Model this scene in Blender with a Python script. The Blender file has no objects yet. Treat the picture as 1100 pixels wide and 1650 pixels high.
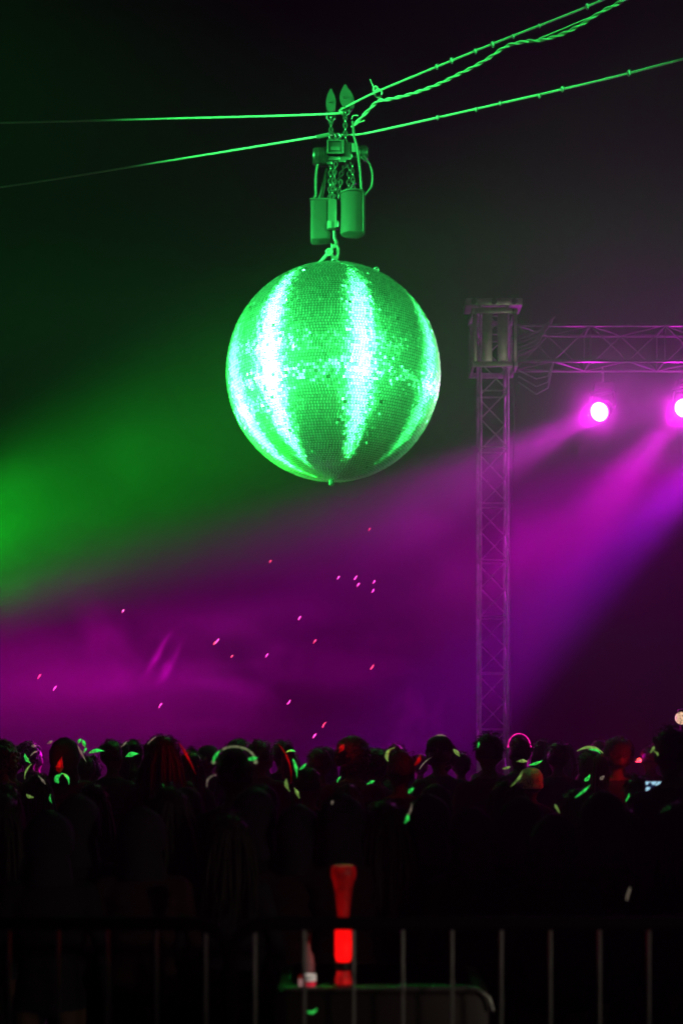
import bpy, bmesh, math, random
from mathutils import Vector, Matrix, Quaternion, noise
random.seed(7)
R = math.radians
sc = bpy.context.scene
COL = sc.collection

# ------------------------------------------------------------------ camera
F_PX, HOR, EYE = 2267.0, 1210.0, 1.60          # focal length in photo pixels, horizon row, eye height
cam_d = bpy.data.cameras.new('camera')
cam = bpy.data.objects.new('camera', cam_d); COL.objects.link(cam)
cam.location = (0, 0, EYE); cam.rotation_euler = (R(90), 0, 0)
cam_d.sensor_width = 36; cam_d.lens = 36 * F_PX / 1650
cam_d.shift_y = (HOR - 825) / 1650
cam_d.clip_start = 0.05; cam_d.clip_end = 500
cam_d.dof.use_dof = True; cam_d.dof.focus_distance = 13.0; cam_d.dof.aperture_fstop = 2.5
sc.camera = cam

def P(x, y, D):                                 # photo pixel -> point at depth D
    return Vector(((x - 550) / F_PX * D, D, EYE - (y - HOR) / F_PX * D))

# ------------------------------------------------------------------ world, view, sampling
w = bpy.data.worlds.new('World'); sc.world = w; w.use_nodes = True
nt = w.node_tree
sky = nt.nodes.new('ShaderNodeTexSky'); sky.sky_type = 'NISHITA'; sky.sun_disc = False
sky.sun_elevation = R(-4); sky.sun_rotation = R(150)
bg = nt.nodes['Background']; bg.inputs['Strength'].default_value = 0.0015
nt.links.new(sky.outputs[0], bg.inputs['Color'])
sc.view_settings.view_transform = 'Standard'; sc.view_settings.look = 'None'
sc.view_settings.exposure = 0; sc.view_settings.gamma = 1
sc.cycles.caustics_reflective = False; sc.cycles.caustics_refractive = False
sc.cycles.max_bounces = 4; sc.cycles.volume_bounces = 0; sc.cycles.diffuse_bounces = 2; sc.cycles.glossy_bounces = 2
sc.cycles.sample_clamp_indirect = 3.0
sc.cycles.use_denoising = True

# ------------------------------------------------------------------ light plan (lamps are built further down)
MAG = (1.0, 0.002, 0.92); VIO = (0.5, 0.002, 1.0); GRN = (0.04, 1.0, 0.15); GRN_A = (0.008, 1.0, 0.03)
BALL_C = P(537, 602, 13.0); BALL_R = 172 / F_PX * 13.0
STAGE_LAMPS = [   # lamp position, target, colour, watts, cone degrees, blend, spill watts
    (P(964, 664, 24.3), P(150, 1085, 14.5), MAG, 24000, 13, 0.95, 150),
    (P(1101, 658, 24.3), P(655, 1190, 14.5), MAG, 23000, 11, 0.9, 150),
    (P(1240, 655, 24.3), P(665, 1195, 17.0), VIO, 78000, 11, 1.0, 70),
    (P(1378, 655, 24.3), P(120, 1130, 16.0), MAG, 80000, 16, 1.0, 20),
    (P(-330, 1085, 22.0), P(640, 1130, 16.0), (1.0, 0.0, 0.72), 17000, 34, 1.0, 10),  # unseen fill lamp, added to even out the purple haze on the left
]
GREEN_LAMPS = [   # lamp position, target, watts, cone degrees, blend
    (P(-700, 1130, 22.0), BALL_C + Vector((-.95, 0, -.6)), 290000, 9.5, 1.0),
    (BALL_C + Vector((-13.0, -5.2, -1.6)), BALL_C + Vector((0, 0, .1)), 120000, 14, 0.9),
    (BALL_C + Vector((6.9, -12.4, -1.6)), BALL_C + Vector((0, 0, .1)), 80000, 10, 0.7),
    (BALL_C + Vector((12.4, 6.4, .2)), BALL_C, 46000, 8, 0.5),
    (BALL_C + Vector((-13.0, -5.2, 4.6)), BALL_C + Vector((-1.0, 0, 1.0)), 60000, 23, 1.0),
    (BALL_C + Vector((6.9, -12.4, 4.6)), BALL_C + Vector((.4, 0, 1.3)), 30000, 17, 0.9),
]
FLOODS = [  # position, target, watts, cone degrees, label
    (Vector((10.0, -9.0, 8.5)), Vector((2.7, 24.0, 7.2)), 1000, 12, 'warm white site floodlight on a tall mast behind the barrier'),
    (Vector((9.0, -7.0, 3.2)), Vector((.55, 3.6, 1.2)), 650, 6.5, 'warm white site floodlight on a short mast behind the barrier'),
]
WARM = (1.0, 0.84, 0.62)
HAZE_DENSITY = 0.006

# ------------------------------------------------------------------ helpers
def tag(o, label=None, cat=None, group=None, kind=None):
    if label: o['label'] = label
    if cat: o['category'] = cat
    if group: o['group'] = group
    if kind: o['kind'] = kind
    return o

def empty(name, loc, label=None, cat=None, group=None, rz=0.0):
    o = bpy.data.objects.new(name, None); COL.objects.link(o)
    o.location = loc; o.rotation_euler = (0, 0, rz); o.empty_display_size = .1
    return tag(o, label, cat, group)

def link(name, me, parent=None, loc=None):
    o = bpy.data.objects.new(name, me); COL.objects.link(o)
    if parent: o.parent = parent
    if loc is not None: o.location = loc
    return o

def axes(d):
    d = d.normalized()
    u = d.cross(Vector((0, 0, 1)) if abs(d.z) < .95 else Vector((1, 0, 0))).normalized()
    return u, d.cross(u).normalized()

class MB:
    def __init__(s): s.v, s.f, s.mi, s.m = [], [], [], 0
    def add(s, vs, fs):
        b = len(s.v); s.v += [tuple(v) for v in vs]
        s.f += [tuple(b + i for i in f) for f in fs]; s.mi += [s.m] * len(fs); return s
    def box(s, c, size, rot=None, bevel=0.0):
        bm = bmesh.new(); bmesh.ops.create_cube(bm, size=1)
        for v in bm.verts: v.co = Vector((v.co.x * size[0], v.co.y * size[1], v.co.z * size[2]))
        if bevel: bmesh.ops.bevel(bm, geom=bm.edges[:], offset=bevel, segments=2, affect='EDGES', profile=.6)
        bm.verts.index_update()
        M = (rot.to_matrix() if isinstance(rot, Quaternion) else rot) if rot else Matrix.Identity(3)
        s.add([M @ v.co + Vector(c) for v in bm.verts], [[v.index for v in f.verts] for f in bm.faces])
        bm.free(); return s
    def tube(s, pts, r, n=8, caps=True, closed=False):
        pts = [Vector(p) for p in pts]; k = len(pts)
        rs = r if isinstance(r, (list, tuple)) else [r] * k
        vs = []; u = None
        for i, p in enumerate(pts):
            if closed: d = pts[(i + 1) % k] - pts[i - 1]
            else: d = pts[min(i + 1, k - 1)] - pts[max(i - 1, 0)]
            d.normalize()
            if u is None: u, _ = axes(d)
            u = (u - d * u.dot(d)); u.normalize(); q = d.cross(u)
            for j in range(n):
                a = 2 * math.pi * j / n
                vs.append(p + (u * math.cos(a) + q * math.sin(a)) * rs[i])
        fs = []
        for i in range(k if closed else k - 1):
            a, b = i * n, ((i + 1) % k) * n
            for j in range(n): fs.append((a + j, a + (j + 1) % n, b + (j + 1) % n, b + j))
        if caps and not closed:
            fs.append(tuple(range(n - 1, -1, -1))); fs.append(tuple((k - 1) * n + j for j in range(n)))
        return s.add(vs, fs)
    def lathe(s, prof, base, axis, n=20):
        base = Vector(base); axis = Vector(axis).normalized(); u, q = axes(axis)
        vs = [base + axis * h + (u * math.cos(2 * math.pi * j / n) + q * math.sin(2 * math.pi * j / n)) * max(r, 1e-4)
              for r, h in prof for j in range(n)]
        fs = [(i * n + j, i * n + (j + 1) % n, (i + 1) * n + (j + 1) % n, (i + 1) * n + j)
              for i in range(len(prof) - 1) for j in range(n)]
        return s.add(vs, fs)
    def ball(s, c, rad, sub=2):
        rad = rad if isinstance(rad, (tuple, list)) else (rad,) * 3
        vs, fs = ICO[sub]
        return s.add([Vector(c) + Vector((v[0] * rad[0], v[1] * rad[1], v[2] * rad[2])) for v in vs], fs)
    def ring(s, c, rad, r, normal, n=16, m=7):
        u, q = axes(Vector(normal)); c = Vector(c)
        return s.tube([c + (u * math.cos(2 * math.pi * i / n) + q * math.sin(2 * math.pi * i / n)) * rad for i in range(n)], r, m, closed=True)
    def mesh(s, name, mats, smooth=True, angle=40):
        me = bpy.data.meshes.new(name); me.from_pydata(s.v, [], s.f)
        for m in (mats if isinstance(mats, list) else [mats]): me.materials.append(m)
        me.polygons.foreach_set('material_index', s.mi)
        me.update()
        bm = bmesh.new(); bm.from_mesh(me); bmesh.ops.recalc_face_normals(bm, faces=bm.faces[:]); bm.to_mesh(me); bm.free()
        if smooth: me.set_sharp_from_angle(angle=R(angle)) if hasattr(me, 'set_sharp_from_angle') else None
        me.polygons.foreach_set('use_smooth', [smooth] * len(me.polygons))
        return me
    def build(s, name, mats, parent=None, smooth=True, loc=None):
        return link(name, s.mesh(name, mats, smooth), parent, loc)

ICO = {}
for sub in (1, 2, 3):
    bm = bmesh.new(); bmesh.ops.create_icosphere(bm, subdivisions=sub, radius=1); bm.verts.index_update()
    ICO[sub] = ([tuple(v.co) for v in bm.verts], [tuple(v.index for v in f.verts) for f in bm.faces]); bm.free()

def mat(name, col, rough=.6, metal=0.0, var=.25, scale=8.0, bump=0.0, spec=.5, aniso=None):
    m = bpy.data.materials.new(name); m.use_nodes = True; t = m.node_tree; b = t.nodes['Principled BSDF']
    b.inputs['Roughness'].default_value = rough; b.inputs['Metallic'].default_value = metal
    b.inputs['Specular IOR Level'].default_value = spec
    n = t.nodes.new('ShaderNodeTexNoise'); n.inputs['Scale'].default_value = scale; n.inputs['Detail'].default_value = 5
    tc = t.nodes.new('ShaderNodeTexCoord'); t.links.new(tc.outputs['Object'], n.inputs['Vector'])
    r = t.nodes.new('ShaderNodeMapRange'); r.inputs['To Min'].default_value = 1 - var; r.inputs['To Max'].default_value = 1 + var
    t.links.new(n.outputs['Fac'], r.inputs['Value'])
    v = t.nodes.new('ShaderNodeVectorMath'); v.operation = 'SCALE'; v.inputs[0].default_value = col[:3]
    t.links.new(r.outputs[0], v.inputs['Scale']); t.links.new(v.outputs[0], b.inputs['Base Color'])
    if bump:
        bp = t.nodes.new('ShaderNodeBump'); bp.inputs['Strength'].default_value = bump; bp.inputs['Distance'].default_value = .01
        t.links.new(n.outputs['Fac'], bp.inputs['Height']); t.links.new(bp.outputs[0], b.inputs['Normal'])
    return m

def glow(name, col, strength, base=(.3, .3, .3), var=0.38, scale=45):
    m = mat(name, base, .5); t = m.node_tree; b = t.nodes['Principled BSDF']
    b.inputs['Emission Color'].default_value = (*col, 1)
    n = t.nodes.new('ShaderNodeTexNoise'); n.inputs['Scale'].default_value = scale
    tc = t.nodes.new('ShaderNodeTexCoord'); t.links.new(tc.outputs['Object'], n.inputs['Vector'])
    r = t.nodes.new('ShaderNodeMapRange'); r.inputs['From Min'].default_value = .3; r.inputs['From Max'].default_value = .7
    r.inputs['To Min'].default_value = strength * (1 - var * 2); r.inputs['To Max'].default_value = strength * (1 + var * 2)
    t.links.new(n.outputs['Fac'], r.inputs['Value']); t.links.new(r.outputs[0], b.inputs['Emission Strength'])
    return m

M = {}
M['ground'] = mat('trampled_ground', (.045, .04, .03), .95, var=.5, scale=3, bump=.5)
M['alu'] = mat('aluminium', (.62, .62, .62), .34, .55, .5, 7, .35)
M['dimmed_alu'] = mat('dimmed_truss_alu', (.10, .10, .10), .4, .5, .5, 7, .35)  # same aluminium darkened for the truss, its dim light put into the colour
M['galv'] = mat('galvanised_steel', (.42, .43, .44), .3, .8, .3, 25)
M['dark_steel'] = mat('dark_painted_steel', (.008, .008, .008), .8, 0, .3, 30, spec=.1)
M['steel'] = mat('worn_steel', (.10, .10, .10), .38, .8, .35, 40)
M['wire'] = mat('wire_rope', (.42, .40, .36), .6, .1, .35, 60)
M['black'] = mat('black_plastic', (.02, .02, .021), .45, 0, .3, 20)
M['rubber'] = mat('black_rubber', (.025, .025, .025), .7, 0, .3, 20)
M['hoist'] = mat('hoist_paint', (.011, .011, .0105), .4, .0, .5, 18, .15)
M['hoist_lt'] = mat('grey_cast_metal', (.045, .045, .043), .45, .0, .3, 22)
M['canvas'] = mat('bag_canvas', (.013, .0125, .012), .85, 0, .5, 14, .4)
M['webbing'] = mat('pale_webbing', (.10, .10, .095), .8, 0, .2, 60, .3)
M['case'] = mat('dark_case', (.022, .012, .011), .5, 0, .35, 10, .1)
M['core'] = mat('ball_core', (.012, .012, .012), .6, 0, .2, 20)
M['ribbon'] = mat('pale_cloth', (.75, .75, .75), .8, 0, .15, 15)
t = M['ribbon'].node_tree; tr_ = t.nodes.new('ShaderNodeBsdfTranslucent'); tr_.inputs[0].default_value = (.8, .8, .8, 1); mx = t.nodes.new('ShaderNodeMixShader'); mx.inputs[0].default_value = .6
t.links.new(t.nodes['Principled BSDF'].outputs[0], mx.inputs[1]); t.links.new(tr_.outputs[0], mx.inputs[2]); t.links.new(mx.outputs[0], t.nodes['Material Output'].inputs[0])
M['beanie'] = mat('grey_knit', (.80, .78, .72), .95, 0, .35, 90, .8)
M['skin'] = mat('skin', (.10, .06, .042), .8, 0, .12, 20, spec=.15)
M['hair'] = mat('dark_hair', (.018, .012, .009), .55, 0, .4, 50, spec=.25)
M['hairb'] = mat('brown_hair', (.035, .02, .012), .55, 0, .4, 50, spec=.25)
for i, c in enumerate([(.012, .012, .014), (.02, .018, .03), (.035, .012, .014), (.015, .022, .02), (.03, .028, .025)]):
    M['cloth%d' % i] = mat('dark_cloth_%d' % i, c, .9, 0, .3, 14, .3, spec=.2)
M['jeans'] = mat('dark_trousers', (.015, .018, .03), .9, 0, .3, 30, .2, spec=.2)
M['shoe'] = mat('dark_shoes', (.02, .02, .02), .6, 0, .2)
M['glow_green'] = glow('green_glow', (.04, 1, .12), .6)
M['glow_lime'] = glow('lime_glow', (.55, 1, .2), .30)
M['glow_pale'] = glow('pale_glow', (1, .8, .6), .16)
M['glow_pink'] = glow('pink_glow', (1, .01, .38), 1.1)
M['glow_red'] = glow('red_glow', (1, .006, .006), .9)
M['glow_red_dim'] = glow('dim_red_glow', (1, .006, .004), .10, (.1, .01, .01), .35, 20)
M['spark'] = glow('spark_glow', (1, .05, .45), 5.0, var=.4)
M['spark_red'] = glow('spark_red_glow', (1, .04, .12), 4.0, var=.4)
M['lens'] = glow('lamp_lens', (1, .06, .85), 45, var=.05)
M['lens_green'] = glow('green_lens', (.1, 1, .3), 8, var=.05)
M['lens_warm'] = glow('warm_lens', (1, .8, .55), 10, var=.05)

# ------------------------------------------------------------------ ground
g = MB(); NX, NY = 60, 50; X0, X1, Y0, Y1 = -40, 40, -16, 50
vs = [(X0 + (X1 - X0) * i / NX, Y0 + (Y1 - Y0) * j / NY,
       .03 * noise.noise(Vector((i * .7, j * .7, 0))) - .03) for j in range(NY + 1) for i in range(NX + 1)]
g.add(vs, [(j * (NX + 1) + i, j * (NX + 1) + i + 1, (j + 1) * (NX + 1) + i + 1, (j + 1) * (NX + 1) + i) for j in range(NY) for i in range(NX)])
tag(g.build('ground', M['ground']), 'dark trampled festival ground under the crowd', 'ground', kind='structure')

# ------------------------------------------------------------------ mirror ball
def mirror_material():
    m = bpy.data.materials.new('mirror_tile'); m.use_nodes = True; t = m.node_tree
    for n in list(t.nodes): t.nodes.remove(n)
    out = t.nodes.new('ShaderNodeOutputMaterial')
    tan = t.nodes.new('ShaderNodeTangent'); tan.direction_type = 'RADIAL'; tan.axis = 'Z'
    def gl(rough, an, col, dist='BECKMANN'):
        b = t.nodes.new('ShaderNodeBsdfAnisotropic'); b.distribution = dist
        b.inputs['Roughness'].default_value = rough; b.inputs['Anisotropy'].default_value = an
        b.inputs['Color'].default_value = (*col, 1)
        t.links.new(tan.outputs[0], b.inputs['Tangent']); return b
    def mix(f, a, b):
        x = t.nodes.new('ShaderNodeMixShader'); x.inputs[0].default_value = f
        t.links.new(a.outputs[0], x.inputs[1]); t.links.new(b.outputs[0], x.inputs[2]); return x
    c = (.85, .87, .86)
    a = gl(*LOBE_V, c); h = gl(*LOBE_H, c); s = gl(.27, 0, c); d = gl(.62, 0, c, 'GGX')
    o = mix(.15, mix(.10, mix(.78, s, a), h), d)
    t.links.new(o.outputs[0], out.inputs[0]); return m
LOBE_V = (.50, .60); LOBE_H = (.30, -.72)
M['mirror'] = mirror_material()

ball = empty('mirror_ball', BALL_C - Vector((0, 0, BALL_R)), 'giant mirror ball of small square tiles lit green, hanging from hoists', 'mirror ball')
UP = Vector((0, 0, BALL_R))
sh = MB(); sh.ball((0, 0, 0), BALL_R - .008, 3)
sh.build('shell', M['core'], ball, loc=UP)
tm = MB(); ROWS = 116; dl = math.pi / ROWS
for i in range(ROWS):
    lat = -math.pi / 2 + (i + .5) * dl
    n = max(6, int(2 * math.pi * math.cos(lat) / dl)); off = random.random()
    rowtilt = random.gauss(0, R(.5))
    for j in range(n):
        lon = 2 * math.pi * (j + off) / n
        N = Vector((math.cos(lat) * math.cos(lon), math.cos(lat) * math.sin(lon), math.sin(lat)))
        E = Vector((-math.sin(lon), math.cos(lon), 0)); U = N.cross(E)
        a, b = random.gauss(0, R(1.9)), random.gauss(0, R(3.0)) + rowtilt
        if random.random() < .02: a *= 4; b *= 4
        hw = math.pi * math.cos(lat) / n * BALL_R * .80; hh = dl / 2 * BALL_R * .88
        e = (E + N * a).normalized(); uu = (U + N * b).normalized(); c = N * BALL_R
        tm.add([c - e * hw - uu * hh, c + e * hw - uu * hh, c + e * hw + uu * hh, c - e * hw + uu * hh], [(0, 1, 2, 3)])
me = bpy.data.meshes.new('mirror_tiles'); me.from_pydata(tm.v, [], tm.f); me.materials.append(M['mirror'])
tag(link('mirror_tiles', me, ball, UP), kind='stuff')
def eyebolt(parent, name, c, normal_dir, rad=.04):
    b = MB(); d = Vector(normal_dir).normalized()
    b.lathe([(0, -.01), (rad * 1.1, -.01), (rad * 1.1, .012), (rad * .45, .016), (rad * .45, .03)], c, d, 14)
    b.ring(Vector(c) + d * (rad + .006), rad, rad * .32, d.cross(Vector((0, 1, 0))).cross(d) if abs(d.y) < .9 else (1, 0, 0), 18, 8)
    return b.build(name, M['steel'], parent)
eyebolt(ball, 'eye_bolt', UP + Vector((.008, 0, BALL_R)), (0, 0, 1), .034)
for lon in (-68, 112):
    l = R(66); d = Vector((math.cos(l) * math.sin(R(112 if lon > 0 else -68)), -math.cos(l) * .0 - .15, math.sin(l)))
    d = Vector((.39 * (1 if lon > 0 else -1), -.1, .92)).normalized()
    if lon > 0: eyebolt(ball, 'lifting_lug', UP + d * BALL_R, d, .02)
sb = MB(); sb.lathe([(0, .012), (.022, .01), (.024, -.04), (.015, -.05), (0, -.05)], UP + Vector((-.02, 0, -BALL_R)), (0, 0, 1), 12)
sb.build('bottom_stud', M['steel'], ball)

# ------------------------------------------------------------------ hoists, bags and rigging (depth of the ball)
D0 = 13.0
def Q(x, y, dy=0.0): p = P(x, y, D0); p.y += dy; return p
px = D0 / F_PX
def chain_mesh(mb, a, b, link_len=.045, wire=.0075):
    a, b = Vector(a), Vector(b); d = b - a; n = max(2, int(d.length / (link_len * .72))); dn = d.normalized(); u, q = axes(dn)
    for i in range(n):
        c = a + d * ((i + .5) / n); s = u if i % 2 else q
        pts = []
        for k in range(10):
            t = 2 * math.pi * k / 10
            pts.append(c + dn * math.cos(t) * link_len * .52 + s * math.sin(t) * link_len * .33)
        mb.tube(pts, wire, 5, closed=True)
    return mb
def part(parent, name, mb, m, loc_base): # vertices given in world; make them local to the parent's origin
    mb.v = [tuple(Vector(v) - loc_base) for v in mb.v]; return mb.build(name, m, parent)

# two pulley blocks riding the upper rope
for (x, y, h, wd, lab) in ((533, 146, 38, 16, 'pulley block clamped to the upper wire rope above the pale-framed hoist box'),
                           (556, 139, 37, 18, 'twin-cheek pulley block on the upper wire rope, the taller of the pair')):
    base = Q(x, y + h); e = empty('pulley_block', base, lab, 'pulley')
    for s in (-1, 1):
        cb = MB(); H = h * px; W = wd * px / 2; prof = []
        for k in range(13):
            t = k / 12; prof.append((W * (math.sin(math.pi * min(1, t ** .8)) ** .75) if 0 < t < 1 else .008, t * H))
        vs = []
        for sy in (-.008, .008):
            vs += [(r, s * .03 + sy, z) for r, z in prof] + [(-r, s * .03 + sy, z) for r, z in reversed(prof)]
        n = len(prof) * 2
        cb.add(vs, [tuple(range(n)), tuple(range(2 * n - 1, n - 1, -1))] + [(i, (i + 1) % n, n + (i + 1) % n, n + i) for i in range(n)])
        if wd > 16 and s > 0: cb.v = [(v[0] + .035, v[1], v[2] - .02) for v in cb.v]
        o = cb.build('cheek_plate', M['hoist_lt'], e, smooth=False)
    sv = MB(); sv.lathe([(.0, -.02), (.045, -.02), (.034, 0), (.045, .02), (0, .02)], (0, 0, h * px * .45), (0, 1, 0), 18); sv.build('sheave', M['steel'], e)
    ax = MB(); ax.tube([(0, -.05, h * px * .45), (0, .05, h * px * .45)], .014, 8); ax.build('axle', M['steel'], e)
    ch = MB(); chain_mesh(ch, (0, 0, .02), (.0, 0, -(232 - y - h) * px), .05, .009)
    tag(ch.build('hanging_chain', M['steel'], e), kind='stuff')
    sk = MB(); sk.tube([(-.03, 0, .01), (-.035, 0, -.04), (0, 0, -.075), (.035, 0, -.04), (.03, 0, .01)], .012, 7); sk.tube([(-.045, 0, .01), (.045, 0, .01)], .013, 7)
    sk.build('shackle', M['steel'], e)

# hoist with the two side motor ends, box in the pale frame
hb = Q(539, 262); hoist = empty('chain_hoist', hb, 'electric chain hoist with pale-framed box and rounded motor end', 'hoist')
b = MB(); b.lathe([(0, 0), (.06, 0), (.078, .015), (.082, .03), (.082, .15)], Q(503.5, 251.5, .02), (1, 0, -.0), 22)
for k in range(4): b.lathe([(.078, .05 + k * .024), (.088, .053 + k * .024), (.088, .06 + k * .024), (.078, .063 + k * .024)], Q(503.5, 251.5, .02), (1, 0, 0), 22)
part(hoist, 'motor', b, M['hoist'], hb)
b = MB(); b.box(Q(539, 243), (25 * px, .16, 21 * px), None, .012); part(hoist, 'gear_case', b, M['hoist'], hb)
b = MB()
for (x0, y0, x1, y1) in ((527, 232, 552, 234), (527, 252, 552, 254.5), (526.5, 232, 528.8, 254.5), (549.5, 232, 553.5, 254.5)):
    b.box((Q(x0, y0) + Q(x1, y1)) / 2 + Vector((0, -.086, 0)), ((x1 - x0) * px, .018, (y1 - y0) * px), None, .003)
part(hoist, 'frame', b, M['hoist_lt'], hb)
b = MB(); b.box(Q(539.5, 245.5) + Vector((0, -.081, 0)), (14 * px, .012, 6 * px), None, .003); part(hoist, 'rating_plate', b, M['hoist_lt'], hb)
b = MB(); b.box(Q(538, 258), (20 * px, .1, 8 * px), None, .01); b.box(Q(531, 263), (9 * px, .06, 8 * px), None, .008); part(hoist, 'chain_guide', b, M['steel'], hb)
b = MB(); chain_mesh(b, Q(533, 262), Q(531, 322), .05, .0085); chain_mesh(b, Q(537, 262, .03), Q(538, 324, .03), .05, .0085)
chain_mesh(b, Q(541, 264, -.03), Q(534, 323, -.03), .05, .0085); tag(part(hoist, 'load_chain', b, M['steel'], hb), kind='stuff')
b = MB(); b.tube([Q(512, 264), Q(509.5, 275), Q(508.5, 290), Q(508.5, 305), Q(509, 314), Q(505, 322)], .013, 8); part(hoist, 'cable_loop', b, M['hoist_lt'], hb)
b = MB(); b.tube([Q(527, 268, .05), Q(523, 290, .05), Q(515, 322, .05)], .022, 6); part(hoist, 'bag_strap', b, M['canvas'], hb)

hb2 = Q(574, 260); hoist2 = empty('chain_hoist', hb2, 'electric chain hoist with bright junction box and looping power cable', 'hoist')
b = MB(); b.lathe([(.07, -.15), (.075, -.0), (.07, .012), (.05, .02), (0, .02)], Q(590, 247, .03), (1, 0, 0), 22)
for k in range(3): b.lathe([(.074, -.05 + k * .02), (.083, -.047 + k * .02), (.083, -.04 + k * .02), (.074, -.037 + k * .02)], Q(590, 247, .03), (1, 0, 0), 22)
part(hoist2, 'motor', b, M['hoist'], hb2)
b = MB(); b.box(Q(561, 246, .02), (14 * px, .15, 26 * px), None, .012); part(hoist2, 'gear_case', b, M['hoist'], hb2)
b = MB(); b.box(Q(571, 244, -.06), (10 * px, .05, 15 * px), None, .008); part(hoist2, 'junction_box', b, M['webbing'], hb2)
b = MB(); b.box(Q(557, 259, -.02), (17 * px, .08, 6 * px), None, .008); b.box(Q(551, 263, -.03), (12 * px, .06, 5 * px), None, .006); part(hoist2, 'chain_guide', b, M['hoist_lt'], hb2)
b = MB(); chain_mesh(b, Q(567, 258), Q(570, 314), .05, .0085); chain_mesh(b, Q(563, 262, .03), Q(560, 315, .03), .05, .0085)
chain_mesh(b, Q(556, 264), Q(543, 296), .05, .0085); chain_mesh(b, Q(543, 296), Q(537, 324), .05, .0085); chain_mesh(b, Q(549, 292, -.02), Q(545, 322, -.02), .05, .0085)
tag(part(hoist2, 'load_chain', b, M['steel'], hb2), kind='stuff')
b = MB(); b.tube([Q(568, 200, -.05), Q(570, 225, -.06), Q(574, 240, -.09), Q(577, 260, -.09), Q(580, 285, -.08), Q(582, 313, -.07)], .011, 8); part(hoist2, 'control_cable', b, M['webbing'], hb2)
b = MB(); b.tube([Q(581, 257, -.05), Q(588, 260, -.05), Q(595, 268, -.05), Q(599, 280, -.05), Q(600, 292, -.05), Q(598, 304, -.05), Q(592, 312, -.05), Q(587, 318, -.05)], .0095, 8); part(hoist2, 'cable_loop', b, M['webbing'], hb2)
b = MB(); b.tube([Q(584, 256, -.05), Q(590, 262, -.05)], .02, 8); part(hoist2, 'cable_gland', b, M['hoist_lt'], hb2)

def chain_bag(x0, x1, y0, y1, dy, lab, tilt, squash):
    base = Q((x0 + x1) / 2, y1, dy); e = empty('chain_bag', base, lab, 'chain bag'); Rr = (x1 - x0) / 2 * px; H = (y1 - y0) * px
    n = 28; vs = []; prof = [(.0, .0), (.8, .0), (.95, .02), (1, .06), (1.01, .3), (.985, .6), (1, .97), (1.02, 1), (.97, 1.0), (.95, .9), (.95, .2), (0, .15)]
    for k, (r, z) in enumerate(prof):
        for j in range(n):
            a = 2 * math.pi * j / n
            cx, cy = math.cos(a), math.sin(a)
            if squash:   # boxy bag
                pw = .42; cx = math.copysign(abs(cx) ** pw, cx); cy = math.copysign(abs(cy) ** pw, cy)
            wob = 1 + .025 * noise.noise(Vector((cx * 2, cy * 2, z * 3)))
            vs.append((cx * r * Rr * wob, cy * r * Rr * .9 * wob, z * H + tilt * cx * Rr))
    m = MB(); m.add(vs, [(i * n + j, i * n + (j + 1) % n, (i + 1) * n + (j + 1) % n, (i + 1) * n + j) for i in range(len(prof) - 1) for j in range(n)])
    m.build('bag_body', M['canvas'], e)
    h = MB(); h.ring((0, 0, H * .985), Rr * 1.0, .009, (0, 0, 1), 22, 6)
    if squash: h = MB(); h.tube([(-Rr, -Rr * .9, H), (Rr, -Rr * .9, H), (Rr, Rr * .9, H), (-Rr, Rr * .9, H)], .009, 6, closed=True)
    h.build('rim', M['hoist_lt'], e)
    s = MB(); s.box((Rr * .8, -Rr * .62, H * .5), (.012, .012, H * .92), None, .003); s.build('seam', M['hoist_lt'], e)
    s = MB(); s.tube([(-Rr * .3, 0, H * .96), (-Rr * .1, 0, H + .06), (Rr * .2, 0, H + .1)], .012, 6); s.build('hanger', M['steel'], e)
    return e
chain_bag(500, 533, 322, 386, .06, 'boxy canvas chain bag beside the narrow pale counterweight', .05, True)
chain_bag(548, 588, 313, 381, -.02, 'round canvas chain bag, wider of the two, below the looping cable', .0, False)
cb = Q(535.5, 373); e = empty('hook_block', cb, 'narrow pale hook block hanging between the two chain bags', 'hook block')
b = MB(); b.box(Q(535.5, 348, -.02), (14 * px, .09, 47 * px), None, .012); part(e, 'block_body', b, M['hoist_lt'], cb)
b = MB(); b.box(Q(531, 366, -.05), (8 * px, .05, 12 * px), None, .01); part(e, 'latch', b, M['webbing'], cb)
b = MB(); b.tube([Q(538, 371), Q(539, 384), Q(542, 391), Q(539, 399), Q(534.5, 397), Q(534, 392)], [.016, .018, .02, .02, .014, .008], 9); part(e, 'hook', b, M['hoist_lt'], cb)
b = MB(); b.box(Q(541, 363, .0), (9 * px, .08, 12 * px), None, .01); part(e, 'swivel', b, M['steel'], cb)
# shackles and sling down to the ball
sb_ = Q(538, 420); e = empty('bow_shackle', sb_, 'pale bow shackle joining the hook to the ball eye bolt', 'shackle')
b = MB(); b.tube([Q(535, 414), Q(533, 405), Q(536, 396), Q(541, 395), Q(544.5, 401), Q(543, 414)], .016, 9); part(e, 'bow', b, M['webbing'], sb_)
b = MB(); b.tube([Q(532.5, 414.5), Q(545.5, 414.5)], .017, 9); part(e, 'pin', b, M['hoist_lt'], sb_)
sb_ = Q(509, 430); e = empty('safety_sling', sb_, 'pale safety sling running from the shackle down to the ball top', 'sling')
b = MB(); b.tube([Q(535, 404, -.03), Q(528, 411, -.03), Q(520, 419, -.03), Q(508.5, 430, .0)], [.017, .019, .015, .012], 8); part(e, 'sling_rope', b, M['webbing'], sb_)
b = MB(); b.ring(Q(530.5, 408.5, -.04), .026, .012, (0, 1, 0), 14, 7); part(e, 'thimble', b, M['webbing'], sb_)

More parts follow.
